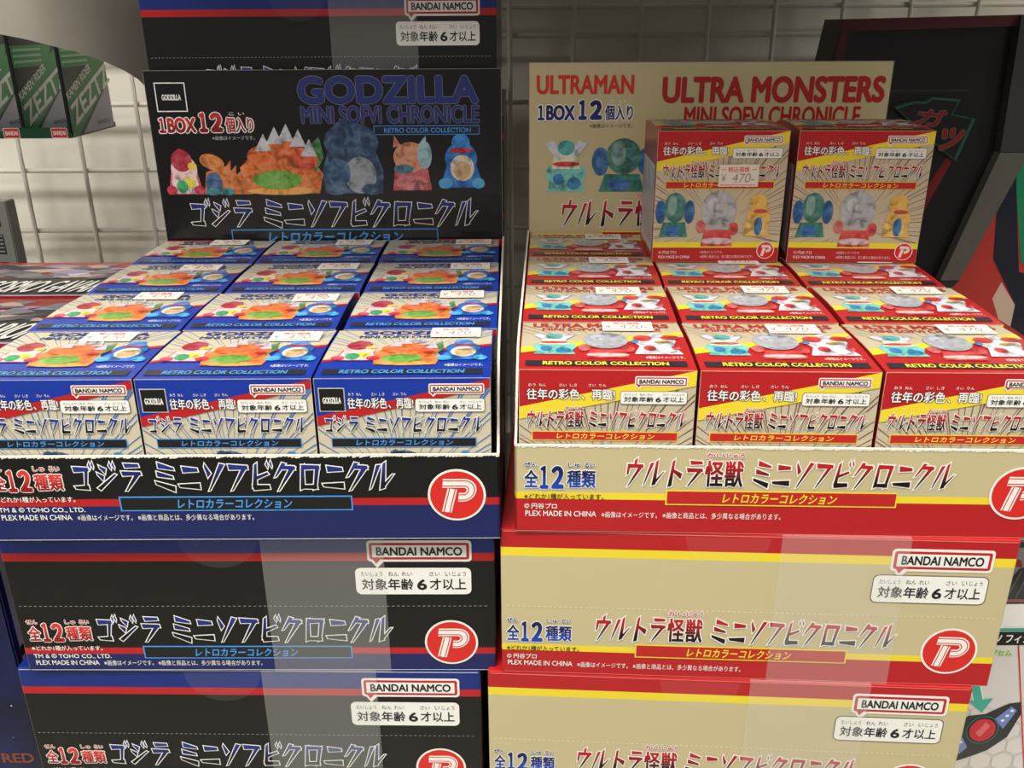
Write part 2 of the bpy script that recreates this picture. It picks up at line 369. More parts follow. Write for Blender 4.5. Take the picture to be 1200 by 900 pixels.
        Pg([(.0, .0), (1, .0), (.84, .36), (.94, .62), (.72, .84), (.36, .84), (.02, .58), (.14, .36)], (216, 218, 226)); E(.24, .74, .2, .15, (206, 60, 60), 1); E(.82, .78, .2, .13, (206, 66, 60), 1)
        E(.34, .26, .13, .12, (204, 60, 70), 1); E(.88, .28, .09, .1, (204, 70, 80), 1); E(.54, .9, .16, .12, (206, 210, 222), 2); E(.64, .56, .16, .06, (214, 190, 90), 2); E(.06, .56, .08, .08, (70, 130, 200), 2)
    elif kind == 'leafy':
        Pg([(.1, 0), (.86, 0), (.78, .34), (.2, .34)], (40, 120, 110)); E(.12, .58, .14, .27, (36, 98, 160), 1); E(.88, .58, .14, .27, (36, 98, 160), 1); E(.5, .68, .29, .34, (52, 118, 108), 2); E(.42, .74, .12, .24, (120, 158, 154), 3); E(.44, .14, .2, .12, (44, 104, 176), 3)
    elif kind == 'ochre':
        Pg([(.0, 0), (1, 0), (.86, .2), (.94, .42), (.84, .66), (.16, .6), (.06, .3)], (222, 178, 84)); E(.48, .78, .32, .22, (226, 178, 78), 1); E(.52, .24, .15, .22, (54, 112, 170), 2); E(.4, .22, .36, .2, (230, 196, 110), 1); E(.56, .60, .26, .05, (190, 70, 50), 2)

# ------------------------------------------------------------------ big cartons (closed packs and opened display trays)
BH, YH = 0.0685, 0.0695           # pack heights
PW, PD = 0.200, 0.228
NOTE1 = '※画像はイメージです。 ※画像と商品とは、多少異なる場合があります。'
SCHEME = {
 'blue': dict(H=BH, zones=[(0, .130, NAVY), (.130, .177, RED), (.177, .80, BLACK), (.80, .855, RED), (.855, 1.0, (16, 42, 122))], top=(16, 42, 122),
              tray=[(0, .222, NAVY), (.222, .268, RED), (.268, .536, BLACK)], title='ゴジラ ミニソフビクロニクル', tx=(.162, .784), ty=(.225, .405),
              tmat=lambda: grad((10, 10, 16), (38, 52, 140), .25, .95), rim=lambda: ink(WHITE), ban=(.254, .098, .697, .193), bfill=(20, 20, 22), bline=SKY, btxt=SKY, line=(200, 205, 215),
              count=lambda: grad((150, 20, 24), (214, 60, 54)), crim=lambda: ink(WHITE), maker='TM & © TOHO CO., LTD.', note=WHITE, seam=(150, 150, 146), ageedge=None),
 'gold': dict(H=YH, zones=[(0, .168, RED), (.168, .212, YEL), (.212, .826, BEIGE), (.826, .883, YEL), (.883, 1.0, RED)], top=RED,
              tray=[(0, .212, RED), (.212, .256, YEL), (.256, .55, BEIGE)], title='ウルトラ怪獣 ミニソフビクロニクル', tx=(.19, .797), ty=(.262, .425),
              tmat=lambda: grad((26, 8, 10), (186, 28, 34), .25, .85), rim=lambda: ink(WHITE), ban=(.276, .14, .706, .236), bfill=(186, 34, 34), bline=YEL, btxt=YEL, line=(226, 120, 110),
              count=lambda: grad((22, 70, 170), (20, 30, 90)), crim=lambda: ink(WHITE), maker='© 円谷プロ', note=(40, 36, 30), seam=(236, 228, 200), ageedge=(90, 86, 70)),
}
def zone_block(name, parent, zones, H, W_, D_, top):
    bm = bmesh.new(); bmesh.ops.create_cube(bm, size=1.0)
    for v in bm.verts: v.co = ((v.co.x + .5) * W_, (v.co.y + .5) * D_, (v.co.z + .5) * H)
    bmesh.ops.bevel(bm, geom=list(bm.edges), offset=0.0007, segments=2, affect='EDGES', profile=0.5)
    cols = []
    for a, b, c in zones[:-1]:
        bmesh.ops.bisect_plane(bm, geom=list(bm.verts) + list(bm.edges) + list(bm.faces), plane_co=(0, 0, b * H), plane_no=(0, 0, 1))
    me = bpy.data.meshes.new(name)
    for a, b, c in zones: me.materials.append(card(c))
    me.materials.append(card(top))
    for f in bm.faces:
        z = f.calc_center_median().z / H
        f.material_index = next((k for k, (a, b, c) in enumerate(zones) if a - 1e-4 <= z <= b), len(zones) - 1)
        f.smooth = False
    bm.to_mesh(me); bm.free()
    o = bpy.data.objects.new(name, me); COL.objects.link(o); o.parent = parent
    return o
def pack_lettering(key, H, W_, tray, parent):
    S = SCHEME[key]; T = S['tray'] if tray else None
    if tray: # the tray's print sits a little higher on its panel
        tx = (.196, .802) if key == 'blue' else (.205, .81); ty = (.322, .492) if key == 'blue' else (.305, .462); dz = .093 if key == 'blue' else .044; bx = .024 if key == 'blue' else .008; px = .919 if key == 'blue' else .935
        pz = .285 if key == 'blue' else .285; sx = .045 if key == 'blue' else .018
    else: tx, ty, dz, bx, px, pz, sx = S['tx'], S['ty'], 0.0, 0.0, .907, (.218 if key == 'blue' else .25), (.018 if key == 'blue' else .011)
    m = MB(); d = Dec(m, front())
    d.title(S['title'], tx[0] * W_, ty[0] * H, tx[1] * W_, ty[1] * H, S['tmat'](), .00042 if key == 'blue' else .00048, S['rim'](), 3, furigana={'怪': 'かい', '獣': 'じゅう'}, fmat=ink((190, 30, 36)))
    m.build('title_lettering', parent)
    m = MB(); d = Dec(m, front()); b = S['ban']; x0, y0, x1, y1 = (b[0] + bx) * W_, (b[1] + dz) * H, (b[2] + bx) * W_, (b[3] + dz) * H
    d.rect(x0, y0, x1, y1, ink(S['bline']), 3); d.rect(x0 + .0006, y0 + .0006, x1 - .0006, y1 - .0006, ink(S['bfill']), 4)
    d.text('レトロカラーコレクション', x0 + .25 * (x1 - x0), y0 + .18 * (y1 - y0), x0 + .74 * (x1 - x0), y0 + .82 * (y1 - y0), ink(S['btxt']), 5, 0.025, 0.15)
    m.build('banner', parent)
    # count of kinds at the corner
    m = MB(); d = Dec(m, front()); zb = (.232 if key == 'blue' else .242) * H + dz * H; u0 = sx * W_; hh = .105 * H if key == 'blue' else .11 * H
    d.text('全', u0, zb, u0 + .026 * W_, zb + hh, S['count'](), 3, .03, 0, .0004, S['crim'](), gradient=True)
    for ch_, a_, e_ in (('１', .029, .046), ('２', .050, .075)): d.text(ch_, u0 + a_ * W_, zb - .01 * H, u0 + e_ * W_, zb + hh * 1.25, S['count'](), 3, .07, 0, .0004, S['crim'](), gradient=True)
    d.text('種類', u0 + .080 * W_, zb, u0 + .134 * W_, zb + hh, S['count'](), 3, .03, 0, .0004, S['crim'](), gradient=True)
    for t, a, e, q in (('ぜん', .0, .024, 1.15), ('しゅ', .082, .104, 1.15), ('るい', .112, .132, 1.15)):
        d.text(t, u0 + a * W_, zb + hh * q, u0 + e * W_, zb + hh * q + .032 * H, ink((190, 40, 40) if key == 'blue' else (24, 40, 120)), 3, .02, 0, .0002, S['crim']())
    d.text('※どれか1種が入っています。', u0, zb - .075 * H, u0 + .150 * W_, zb - .038 * H, ink(S['note']), 3, .008)
    m.build('count_print', parent)
    m = MB(); d = Dec(m, front()); q = (.096 if key == 'blue' else .108) * H + (dz * .93) * H
    d.text(S['maker'], u0, q, u0 + (.165 if key == 'blue' else .062) * W_, q + .036 * H, ink(WHITE), 3, .012)
    d.text('PLEX MADE IN CHINA', u0 + .002 * W_, q - .047 * H, u0 + .137 * W_, q - .012 * H, ink(WHITE), 3, .012)
    d.text(NOTE1, u0 + .147 * W_, q - .052 * H, u0 + .485 * W_, q - .012 * H, ink(WHITE), 3, .006)
    m.build('small_print', parent)
    m = MB(); round_logo(Dec(m, front()), px * W_, pz * H, .0112, 3); m.build('round_logo', parent)
def closed_pack(key, label, loc, rz, group):
    S = SCHEME[key]; H = S['H']; root = thing('display_carton', label, 'carton', loc, rz, group)
    zone_block('carton', root, S['zones'], H, PW, PD, S['top'])
    m = MB(); d = Dec(m, front())          # tear line and rubbed edges
    n = 92
    for k in range(n):
        u = (.012 + .976 * k / n) * PW; d.rect(u, .482 * H, u + .0011, .482 * H + .00028, ink(S['seam']), 2)
    d.rect(.001, H - .0010, PW - .001, H - .0006, ink(S['line']), 2); d.rect(.001, .0006, PW - .001, .0009, ink(S['line']), 2)
    m.build('tear_line', root)
    pack_lettering(key, H, PW, False, root)
    bx = ((.743, .797, .954, .942) if key == 'blue' else (.762, .788, .957, .935)); ax = ((.716, .569, .952, .755) if key == 'blue' else (.735, .58, .954, .758))
    m = MB(); brand_badge(Dec(m, front()), bx[0] * PW, bx[1] * H, bx[2] * PW, bx[3] * H); m.build('brand_badge', root)
    m = MB(); age_badge(Dec(m, front()), ax[0] * PW, ax[1] * H, ax[2] * PW, ax[3] * H, edge=S['ageedge']); m.build('age_badge', root)
    tx = (.53, .777) if key == 'blue' else (.548, .794)
    m = MB(); f = clear_film(.15, .16)     # wide clear tape: front strip folded over the lid
    ht = .0009
    m.poly([(tx[0] * PW, -ht, .0004), (tx[1] * PW, -ht, .0004), (tx[1] * PW, -ht, H + .0002), (tx[0] * PW, -ht, H + .0002)], f)
    m.poly([(tx[0] * PW, -ht, H + .0002), (tx[1] * PW, -ht, H + .0002), (tx[1] * PW, .05, H + .0003), (tx[0] * PW, .05, H + .0003)], f)
    m.build('clear_tape', root)
    m = MB(); d = Dec(m, front()); cx = .445 * PW
    d.poly([(cx + .0165 * math.cos(t), H - .001 + .0155 * math.sin(t)) for t in [math.pi + math.pi * k / 20 for k in range(21)]], clear_film(.03, .3), 9)
    m.build('clear_seal', root)
    return root

GB, GY = 'sealed dark packs in the stack under the blue display tray', 'sealed gold packs in the stack under the gold display tray'
SHELF = -0.3945
bl = [(-.2145, .3200, -.020), (-.2142, .3176, -.020), (-.2075, .3155, -.009)]
src = None
names_b = ['sealed black and blue pack, lowest of its stack, standing on the shelf', 'sealed black and blue pack in the middle of the stack, beside the starry box', 'sealed black and blue pack directly under the open blue tray']
for k, (x, y, rz) in enumerate(bl):
    loc = (x, y, SHELF + k * BH)
    if src is None: src = closed_pack('blue', names_b[k], loc, rz, GB)
    else: dup(src, names_b[k], loc, rz)
names_r = ['sealed dark pack in the rear stack, standing on the shelf', 'sealed dark pack second from the shelf in the rear stack', 'sealed dark pack third from the shelf in the rear stack', 'sealed dark pack fourth from the shelf in the rear stack', 'sealed dark pack second from the top of the rear stack', 'sealed dark pack on top of the rear stack, above the blue tray header']
for k in range(6):
    dup(src, names_r[k], (-.2075 if k == 5 else -.2055 + .0004 * k, .551, SHELF + k * BH), -.004, 'sealed dark packs in the rear stack')
yl = [(-.0115, .3135, -.062), (-.0111, .3109, -.062), (-.005, .3105, -.056)]
names_y = ['sealed gold and red pack, lowest of its stack, standing on the shelf', 'sealed gold and red pack in the middle of the stack, beside the device picture box', 'sealed gold and red pack directly under the open gold tray']
srcy = None
for k, (x, y, rz) in enumerate(yl):
    loc = (x, y, SHELF + k * YH)
    if srcy is None: srcy = closed_pack('gold', names_y[k], loc, rz, GY)
    else: dup(srcy, names_y[k], loc, rz)

# ------------------------------------------------------------------ opened display trays
TW, TD = 0.2035, 0.2325
def display_tray(key, label, loc, rz):
    S = SCHEME[key]; H = BH; root = thing('display_tray', label, 'display box', loc, rz)
    ph = .0366 if key == 'blue' else .0372; t = .0008; inner = card((70, 66, 60))
    # front panel, in coloured bands
    m = MB()
    for a, b, c in S['tray']:
        z0 = a * H; z1 = min(ph, b * H) if b < .5 else ph
        m.box(0, 0, z0, TW, t, z1, card(c))
    m.build('front_panel', root)
    m = MB(); d = Dec(m, front())
    for k in range(150):                                   # torn white paper edge
        u = TW * k / 150; e = .0004 + .0006 * random.random()
        d.poly([(u, ph - e), (u + TW / 150, ph - e * random.random()), (u + TW / 150, ph + .0002), (u, ph + .0002)], ink((232, 228, 214), .8), 2)
    m.box(0, 0, ph, TW, t, ph + .0003, ink((232, 228, 214), .8))
    d.rect(.0, .0002, TW, .0005, ink(S['line']), 2)
    m.build('torn_edge', root)
    m = MB(); m.box(0, 0, 0, TW, TD, .0006, card(S['tray'][0][2])); m.build('floor_flap', root)
    # side walls rising from the front panel to the header card
    prof = [(0, ph), (.004, ph + .0015), (.012, ph + .010), (.022, ph + .021), (.034, ph + .0275), (.05, ph + .0295), (TD, ph + .031)]
    for x in (0, TW - t):
        if (x == 0) == (key == 'blue'): prof = [(0, ph), (.004, ph + .0015), (.012, ph + .008), (.022, ph + .016), (.034, ph + .0195), (TD, ph + .0215)]
        else: prof = [(0, ph), (.004, ph + .0015), (.012, ph + .010), (.022, ph + .021), (.034, ph + .0275), (.05, ph + .0295), (TD, ph + .031)]
        m = MB(); cols = S['tray']
        lo = [(0, 0), (TD, 0)]
        body = card(BLACK if key == 'blue' else BEIGE)
        pts = [(x, 0.0, .0185)] + [(x, a, b) for a, b in prof] + [(x, TD, .0185)]
        m.prism(pts, (t, 0, 0), body)
        m.box(x, 0, .0, x + t, TD, .0155, card(cols[0][2])); m.box(x, 0, .0155, x + t, TD, .0185, card(cols[1][2]))
        for (a, b), (a2, b2) in zip(prof, prof[1:]):
            m.prism([(x - .0001, a, b), (x - .0001, a2, b2), (x - .0001, a2, b2 + .0006), (x - .0001, a, b + .0006)], (t + .0002, 0, 0), ink((226, 222, 208), .8))
        m.build('side_wall', root)
    # header card standing up at the back
    hh = .1640; m = MB(); bg = BLACK if key == 'blue' else BEIGE
    m.box(0.0006, TD - .0012, 0, TW - .0006, TD - .0002, hh, card(bg)); m.build('header_card', root)
    hy = TD - .0012; m = MB(); d = Dec(m, front(hy)); bandz = [(0, .0625, NAVY if key == 'blue' else RED), (.0625, .067, RED if key == 'blue' else YEL)]
    for a, b, c in bandz: d.rect(.0006, a, TW - .0006, b, ink(c), 2)
    d.frame(.0006, .0006, TW - .0006, hh, .0003, ink((130, 128, 120)), 1)
    m.build('header_bands', root)
    m = MB(); d = Dec(m, front(hy))
    if key == 'blue':
        B = ink((36, 50, 118)); G = ink((120, 124, 140))
        d.text('GODZILLA', .087, .145, .190, .1605, B, 3, .045, 0, .0004, G); d.text('MINI SOFVI CHRONICLE', .088, .1345, .190, .1442, B, 3, .03, 0, .0003, G)
        d.rect(.129, .128, .190, .1332, ink(SKY), 3); d.rect(.1294, .1284, .1896, .1328, ink((22, 24, 34)), 4); d.text('RETRO COLOR COLLECTION', .135, .1292, .185, .1319, ink(SKY), 5, .02)
        d.frame(.006, .1415, .0235, .1575, .0006, ink(WHITE), 3); d.text('GODZILLA', .0095, .1478, .0205, .1510, ink(WHITE), 3, .05)
        m.build('header_print', root)
        m = MB(); d = Dec(m, front(hy))
        cm = grad((130, 22, 26), (190, 44, 44)); cr = ink(WHITE)
        zb = .1298
    else:
        R = ink((176, 30, 34)); d.text('ULTRAMAN', .005, .1468, .060, .1572, ink((206, 50, 36)), 3, .035); d.text('ULTRA MONSTERS', .076, .1418, .200, .1562, R, 3, .045); d.text('MINI SOFVI CHRONICLE', .089, .1295, .188, .140, R, 3, .03)
        m.build('header_print', root)
        m = MB(); d = Dec(m, front(hy)); cm = grad((24, 40, 120), (20, 28, 84)); cr = ink(WHITE); zb = .1325
    u = .0055
    d.text('１', u, zb, u + .0040, zb + .0085, cm, 3, .05, 0, .0006, cr, gradient=True); d.text('BOX', u + .0050, zb, u + .0215, zb + .0085, cm, 3, .05, 0, .0006, cr, gradient=True)
    for ch_, a_, e_ in (('１', .0232, .0285), ('２', .0296, .0372)): d.text(ch_, u + a_, zb, u + e_, zb + .0115, cm, 3, .08, 0, .0006, cr, gradient=True)
    d.text('個入り', u + .0385, zb, u + .0545, zb + .0085, cm, 3, .03, 0, .0006, cr, gradient=True)
    d.text('こ い', u + .041, zb + .0096, u + .050, zb + .0112, cr, 3, .01); d.text('※画像はイメージです。', u + .030, zb - .0042, u + .0545, zb - .0018, ink((190, 190, 184) if key == 'blue' else (40, 36, 30)), 3, .004)
    m.build('count_print', root)
    m = MB(); d = Dec(m, front(hy))
    if key == 'blue': d.title(S['title'], .016, .0752, .188, .0905, S['tmat'](), .00042, S['rim'](), 3)
    else: d.title(S['title'], .019, .0718, .200, .0865, S['tmat'](), .0004, S['rim'](), 3, furigana={'怪': 'かい', '獣': 'じゅう'}, fmat=ink((190, 30, 36)))
    m.build('title_lettering', root)
    m = MB(); d = Dec(m, front(hy)); x0, y0, x1, y1 = (.040, .0612, .164, .0735) if key == 'blue' else (.044, .057, .168, .0685)
    d.rect(x0, y0, x1, y1, ink(S['bline']), 3); d.rect(x0 + .0006, y0 + .0006, x1 - .0006, y1 - .0006, ink(S['bfill']), 4)
    d.text('レトロカラーコレクション', x0 + .18 * (x1 - x0), y0 + .36 * (y1 - y0), x0 + .83 * (x1 - x0), y0 + .88 * (y1 - y0), ink(S['btxt']), 5, .025, .15); m.build('banner', root)
    m = MB(); d = Dec(m, front(hy))
    if key == 'blue':
        for kd, a, b in (('pink', (.005, .0945), (.0275, .121)), ('crawl', (.0265, .0945), (.0555, .1205)), ('orange', (.0495, .094), (.098, .1335)), ('navytoy', (.0975, .0945), (.1335, .1355)), ('peach', (.137, .0962), (.163, .127)), ('bluetoy', (.166, .097), (.192, .1285))): blob(d, a[0], a[1], b[0], b[1], kd, 3)
    else:
        for kd, a, b in (('teal', (.010, .092), (.0345, .122)), ('leafy', (.038, .092), (.073, .122)), ('dome', (.079, .092), (.112, .128)), ('spotted', (.118, .092), (.150, .120)), ('ochre', (.156, .092), (.182, .122))): blob(d, a[0], a[1], b[0], b[1], kd, 3)
    m.build('toy_pictures', root)
    pack_lettering(key, H, TW, True, root)
    return root
BT = (-.2085, .3090, SHELF + 3 * BH); YT = (.0008, .3090, SHELF + 3 * YH)
BTR, YTR = -.003, -.040
tray_b = display_tray('blue', 'open blue and black display tray with black header card, full of blue boxes', BT, BTR)
tray_y = display_tray('gold', 'open gold and red display tray with gold header card, full of red boxes', YT, YTR)

# ------------------------------------------------------------------ small boxed figures
A, SH, SD, BUL = 0.0652, 0.0663, 0.0552, 0.0009
STRIPS = [SD * k / 8 for k in range(1, 8)]
def lid_fn(b=BUL): return lambda u, v, h: (u, v, SH + b * math.sin(math.pi * min(1, max(0, v / SD))) + h if 0 < v < SD else SH + h)
def small_box(key, label, loc, rz, group):
    root = thing('boxed_figure', label, 'toy box', loc, rz, group); blue = key == 'blue'
    base = BLUE if blue else RED; bg = CREAM if blue else CREAM2; stripe = RED if blue else YEL
    m = MB(); lf = lid_fn()
    e = .0003
    m.poly([(0, 0, 0), (A, 0, 0), (A, 0, SH), (0, 0, SH)], card(bg))                       # front
    m.poly([(A, SD, 0), (0, SD, 0), (0, SD, SH), (A, SD, SH)], card(base))                 # back
    m.poly([(0, 0, 0), (0, SD, 0), (A, SD, 0), (A, 0, 0)], card(base))                     # base
    vs = [0.0] + STRIPS + [SD]
    for a, b in zip(vs, vs[1:]): m.poly([lf(0, a, 0), lf(A, a, 0), lf(A, b, 0), lf(0, b, 0)], card(base))
    for x, sgn in ((0, -1), (A, 1)):
        P = [lf(x, v, 0) for v in vs]
        side = [(x, 0, 0), (x, SD, 0)] + P[::-1] if sgn > 0 else [(x, SD, 0), (x, 0, 0)] + P
        m.poly(side, card((26, 32, 84) if blue else (150, 34, 32)))
    carton = m.build('carton', root, solid=True)
    for p in carton.data.polygons: p.use_smooth = False
    # front print
    m = MB(); d = Dec(m, front(), clip=(.0002, .0002, A - .0002, SH - .0002)); c = (A * .5, SH * .28)
    rayc = ink((72, 112, 176) if blue else (116, 78, 74))
    for k in range(84):
        t = 2 * math.pi * (k + random.uniform(-.4, .4)) / 84; r0 = A * random.uniform(.16, .40); wd = random.uniform(.0004, .0011)
        d.line((c[0] + r0 * math.cos(t), c[1] + r0 * math.sin(t)), (c[0] + A * math.cos(t), c[1] + A * math.sin(t)), .0001, rayc, 1, wd)
    if blue:
        d.poly([(0, SH), (A, SH), (A, .985 * SH), (0, .76 * SH)], ink(BLUE), 2); d.poly([(0, .71 * SH), (A, .945 * SH), (A, .995 * SH), (0, .77 * SH)], ink(RED), 3)
        d.rect(0, 0, A, .12 * SH, ink(BLUE), 2); d.rect(0, .12 * SH, A, .16 * SH, ink(RED), 3)
    else:
        d.poly([(0, SH), (A, SH), (A, .99 * SH), (0, .76 * SH)], ink(RED), 2); d.poly([(0, .70 * SH), (A, .91 * SH), (A, 1.0 * SH), (0, .775 * SH)], ink(YEL), 3)
        d.rect(0, 0, A, .115 * SH, ink(RED), 2); d.rect(0, .115 * SH, A, .16 * SH, ink(YEL), 3)
    d.text('PLEX MADE IN CHINA', .05 * A, .03 * SH, .30 * A, .052 * SH, ink(WHITE), 4, .01); d.text('TM & © TOHO CO., LTD.' if blue else '© 円谷プロ', .05 * A, .065 * SH, (.34 if blue else .19) * A, .09 * SH, ink(WHITE), 4, .01)
    d.text('※画像はイメージです。', .38 * A, .07 * SH, .56 * A, .09 * SH, ink((230, 210, 206)), 4, .004); d.text('※画像と商品とは、多少異なる場合があります。', .38 * A, .032 * SH, .80 * A, .056 * SH, ink((230, 210, 206)), 4, .004)
    m.build('front_print', root)
    m = MB(); d = Dec(m, front()); wx0, wx1 = (.185, .56) if blue else (.045, .545)
    wz = .818 if blue else .822; wt = WHITE
    L_ = wx1 - wx0
    d.text('往年の彩色', wx0 * A, wz * SH, (wx0 + .60 * L_) * A, (wz + .066) * SH, ink(wt), 5, .02, 0, .0002, ink((60, 40, 60))); d.text('、再臨!', (wx0 + .62 * L_) * A, wz * SH, wx1 * A, (wz + .066) * SH, ink(wt), 5, .02, 0, .0002, ink((60, 40, 60)))
    for t, a, b in (('おう', .02, .10), ('ねん', .14, .22), ('さい', .37, .45), ('しき', .49, .57), ('さい', .70, .78), ('りん', .82, .90)):
        d.text(t, (wx0 + a * L_) * A, (wz + .079) * SH, (wx0 + b * L_) * A, (wz + .097) * SH, ink(wt), 5, .006)
    m.build('catch_phrase', root)
    m = MB(); d = Dec(m, front()); tz0, tz1 = (.672, .768) if blue else (.655, .752)
    d.title(SCHEME[key]['title'], .04 * A, tz0 * SH, .955 * A, tz1 * SH, grad((12, 12, 22), (34, 58, 150), .2, .9) if blue else grad((20, 8, 10), (186, 30, 36), .25, .85), .00024, ink(WHITE), 5, furigana={'怪': 'かい', '獣': 'じゅう'}, fmat=ink((190, 40, 40)))
    m.build('title_lettering', root)
    m = MB(); d = Dec(m, front()); bz = (.578, .637) if blue else (.57, .628)
    d.rect(.075 * A, bz[0] * SH, .915 * A, bz[1] * SH, ink(SKY if blue else YEL), 4); d.rect(.080 * A, (bz[0] + .005) * SH, .910 * A, (bz[1] - .005) * SH, ink((24, 24, 28) if blue else (190, 36, 34)), 5)
    d.text('レトロカラーコレクション', .22 * A, (bz[0] + .012) * SH, .78 * A, (bz[1] - .011) * SH, ink(SKY if blue else (246, 214, 84)), 6, .02, .15); m.build('banner', root)
    m = MB(); bb_ = (.65, .905, .965, .968) if blue else (.655, .905, .95, .966); brand_badge(Dec(m, front()), bb_[0] * A, bb_[1] * SH, bb_[2] * A, bb_[3] * SH, 5); m.build('brand_badge', root)
    m = MB(); ab = (.572, .798, .965, .876) if blue else (.578, .80, .95, .874); age_badge(Dec(m, front()), ab[0] * A, ab[1] * SH, ab[2] * A, ab[3] * SH, 5, edge=(70, 66, 60)); m.build('age_badge', root)
    if blue:
        m = MB(); d = Dec(m, front()); d.rect(.022 * A, .80 * SH, .172 * A, .945 * SH, ink((190, 190, 186)), 5); d.rect(.028 * A, .806 * SH, .166 * A, .939 * SH, ink((20, 20, 20)), 6); d.text('GODZILLA', .045 * A, .85 * SH, .15 * A, .888 * SH, ink(WHITE), 7, .05); m.build('square_logo', root)
    else:
        m = MB(); round_logo(Dec(m, front()), .895 * A, .095 * SH, .069 * A, 5); m.build('round_logo', root)
    m = MB(); d = Dec(m, front())
    if blue: fig = (('navytoy', .34, .16, .64, .562), ('bluetoy', .74, .20, .96, .555), ('pink', .05, .18, .30, .50))
    else: fig = (('leafy', .015, .20, .31, .535), ('dome', .345, .125, .66, .555), ('ochre', .705, .205, .925, .53))
    for kd, a, b, c2, e2 in fig: blob(d, a * A, b * SH, c2 * A, e2 * SH, kd, 4)
    m.build('toy_pictures', root)
    # lid print
    m = MB(); d = Dec(m, lf, STRIPS, clip=(.0003, .0003, A - .0003, SD - .0003)); D_ = SD
    d.poly([(0, .30 * D_), (A, .64 * D_), (A, D_), (0, D_)], ink(bg), 1)
    if blue: d.poly([(0, .265 * D_), (A, .58 * D_), (A, .635 * D_), (0, .305 * D_)], ink(RED), 2)
    else: d.poly([(0, .28 * D_), (A, .68 * D_), (A, .76 * D_), (0, .39 * D_)], ink(YEL), 2)
    for k in range(26):
        t = math.radians(20 + 140 * k / 25 + random.uniform(-2, 2)); r0 = A * random.uniform(.25, .42); cc = (A * .5, D_ * .3)
        a = (cc[0] + r0 * math.cos(t), cc[1] + r0 * math.sin(t)); b = (cc[0] + A * math.cos(t), cc[1] + A * math.sin(t))
        if a[1] > (.66 if blue else .76) * D_ - (1 - a[0] / A) * .3 * D_: d.line(a, b, .0002, ink((120, 146, 180) if blue else (160, 146, 120)), 2, random.uniform(.0006, .0016))
    d.rect(.035 * A, .052 * D_, .955 * A, .142 * D_, ink((34, 38, 46)), 3)
    d.text('RETRO COLOR COLLECTION', .135 * A, .068 * D_, .85 * A, .128 * D_, ink(SKY if blue else (240, 222, 60)), 4, .035, .12 if blue else 0)
    if blue: d.text('GODZILLA', .17 * A, .865 * D_, .83 * A, .965 * D_, ink((30, 44, 120)), 3, .05); d.text('MINI SOFVI CHRONICLE', .16 * A, .775 * D_, .84 * A, .845 * D_, ink((30, 44, 120)), 3, .03)
    else: d.text('ULTRA MONSTERS', .07 * A, .855 * D_, .93 * A, .965 * D_, ink((180, 40, 38)), 3, .05); d.text('MINI SOFVI CHRONICLE', .13 * A, .765 * D_, .87 * A, .84 * D_, ink((180, 40, 38)), 3, .03)
    d.text('※画像はイメージです。', .73 * A, .185 * D_, .955 * A, .235 * D_, ink(WHITE), 3, .01)
    m.build('lid_print', root)
    m = MB(); d = Dec(m, lf, STRIPS)
    fig = (('pink', .05, .29, .34, .70), ('orange', .29, .20, .70, .77), ('bluetoy', .68, .29, .97, .72)) if blue else (('teal', .07, .255, .335, .68), ('dome', .355, .19, .67, .72), ('spotted', .67, .265, .955, .70))
    for kd, a, b, c2, e2 in fig: blob(d, a * A, b * D_, c2 * A, e2 * D_, kd, 4)
    m.build('lid_toy_pictures', root)
    m = MB(); sf = lambda u, v, h: (u, v, SH + BUL * .62 + .0012 + h); x0, y0, x1, y1 = .56 * A, .70 * D_, .875 * A, .895 * D_      # price label
    m.box(x0, y0, SH + BUL * .62 + .0008, x1, y1, SH + BUL * .62 + .0012, ink((238, 234, 224), .6)); price_print(Dec(m, sf), x0, y0, x1, y1)
    m.build('price_sticker', root)
    return root
def move_sticker(r, du, dv, rot=0.0):
    for c in r.children:
        if c.name.startswith('price_sticker'): c.location = (du, dv, 0)
def tray_to_world(T, rz, u, v, z): return (T[0] + u * math.cos(rz) - v * math.sin(rz), T[1] + u * math.sin(rz) + v * math.cos(rz), T[2] + z)
ROWS = ['front row', 'second row', 'third row', 'back row']
colb = ['nearest the red cartons', 'in the middle column', 'nearest the gold tray']
coly = ['nearest the blue tray', 'in the middle column', 'farthest from the blue tray']
bx_off = {(0, 0): (.0032, 0), (0, 1): (.0692, 0), (0, 2): (.1353, 0), (1, 0): (.0016, 0), (1, 1): (.0680, 0), (1, 2): (.1368, 0), (2, 0): (.0022, 0), (2, 1): (.0693, 0), (2, 2): (.1366, 0), (3, 0): (.0020, 0), (3, 1): (.0686, 0), (3, 2): (.1358, 0)}
first = None
for r in range(4):
    for c in range(3):
        u, dz = bx_off[(r, c)]; loc = tray_to_world(BT, BTR, u, .0020 + .0568 * r, .0009); lab = 'blue boxed figure, %s of the blue tray, %s' % (ROWS[r], colb[c])
        if first is None: first = small_box('blue', lab, loc, BTR, 'blue boxed figures in the blue tray'); o = first
        else: o = dup(first, lab, loc, BTR + random.uniform(-.007, .007))
        move_sticker(o, {0: -.006, 1: .002, 2: .002}[c] + random.uniform(-.002, .002), random.uniform(-.001, .004))
yo = [[.0016, .0680, .1346], [.0016, .0690, .1368], [.0018, .0684, .1358], [.0016, .0688, .1362]]
firsty = None
for r in range(4):
    for c in range(3):
        loc = tray_to_world(YT, YTR, yo[r][c], .0020 + .0568 * r, .0009); lab = 'red boxed figure, %s of the gold tray, %s' % (ROWS[r], coly[c])
        if firsty is None: firsty = small_box('gold', lab, loc, YTR, 'red boxed figures in the gold tray'); o = firsty
        else: o = dup(firsty, lab, loc, YTR + random.uniform(-.006, .006))
        move_sticker(o, {0: -.003, 1: -.003, 2: -.001}[c] + random.uniform(-.002, .002), random.uniform(-.002, .003))
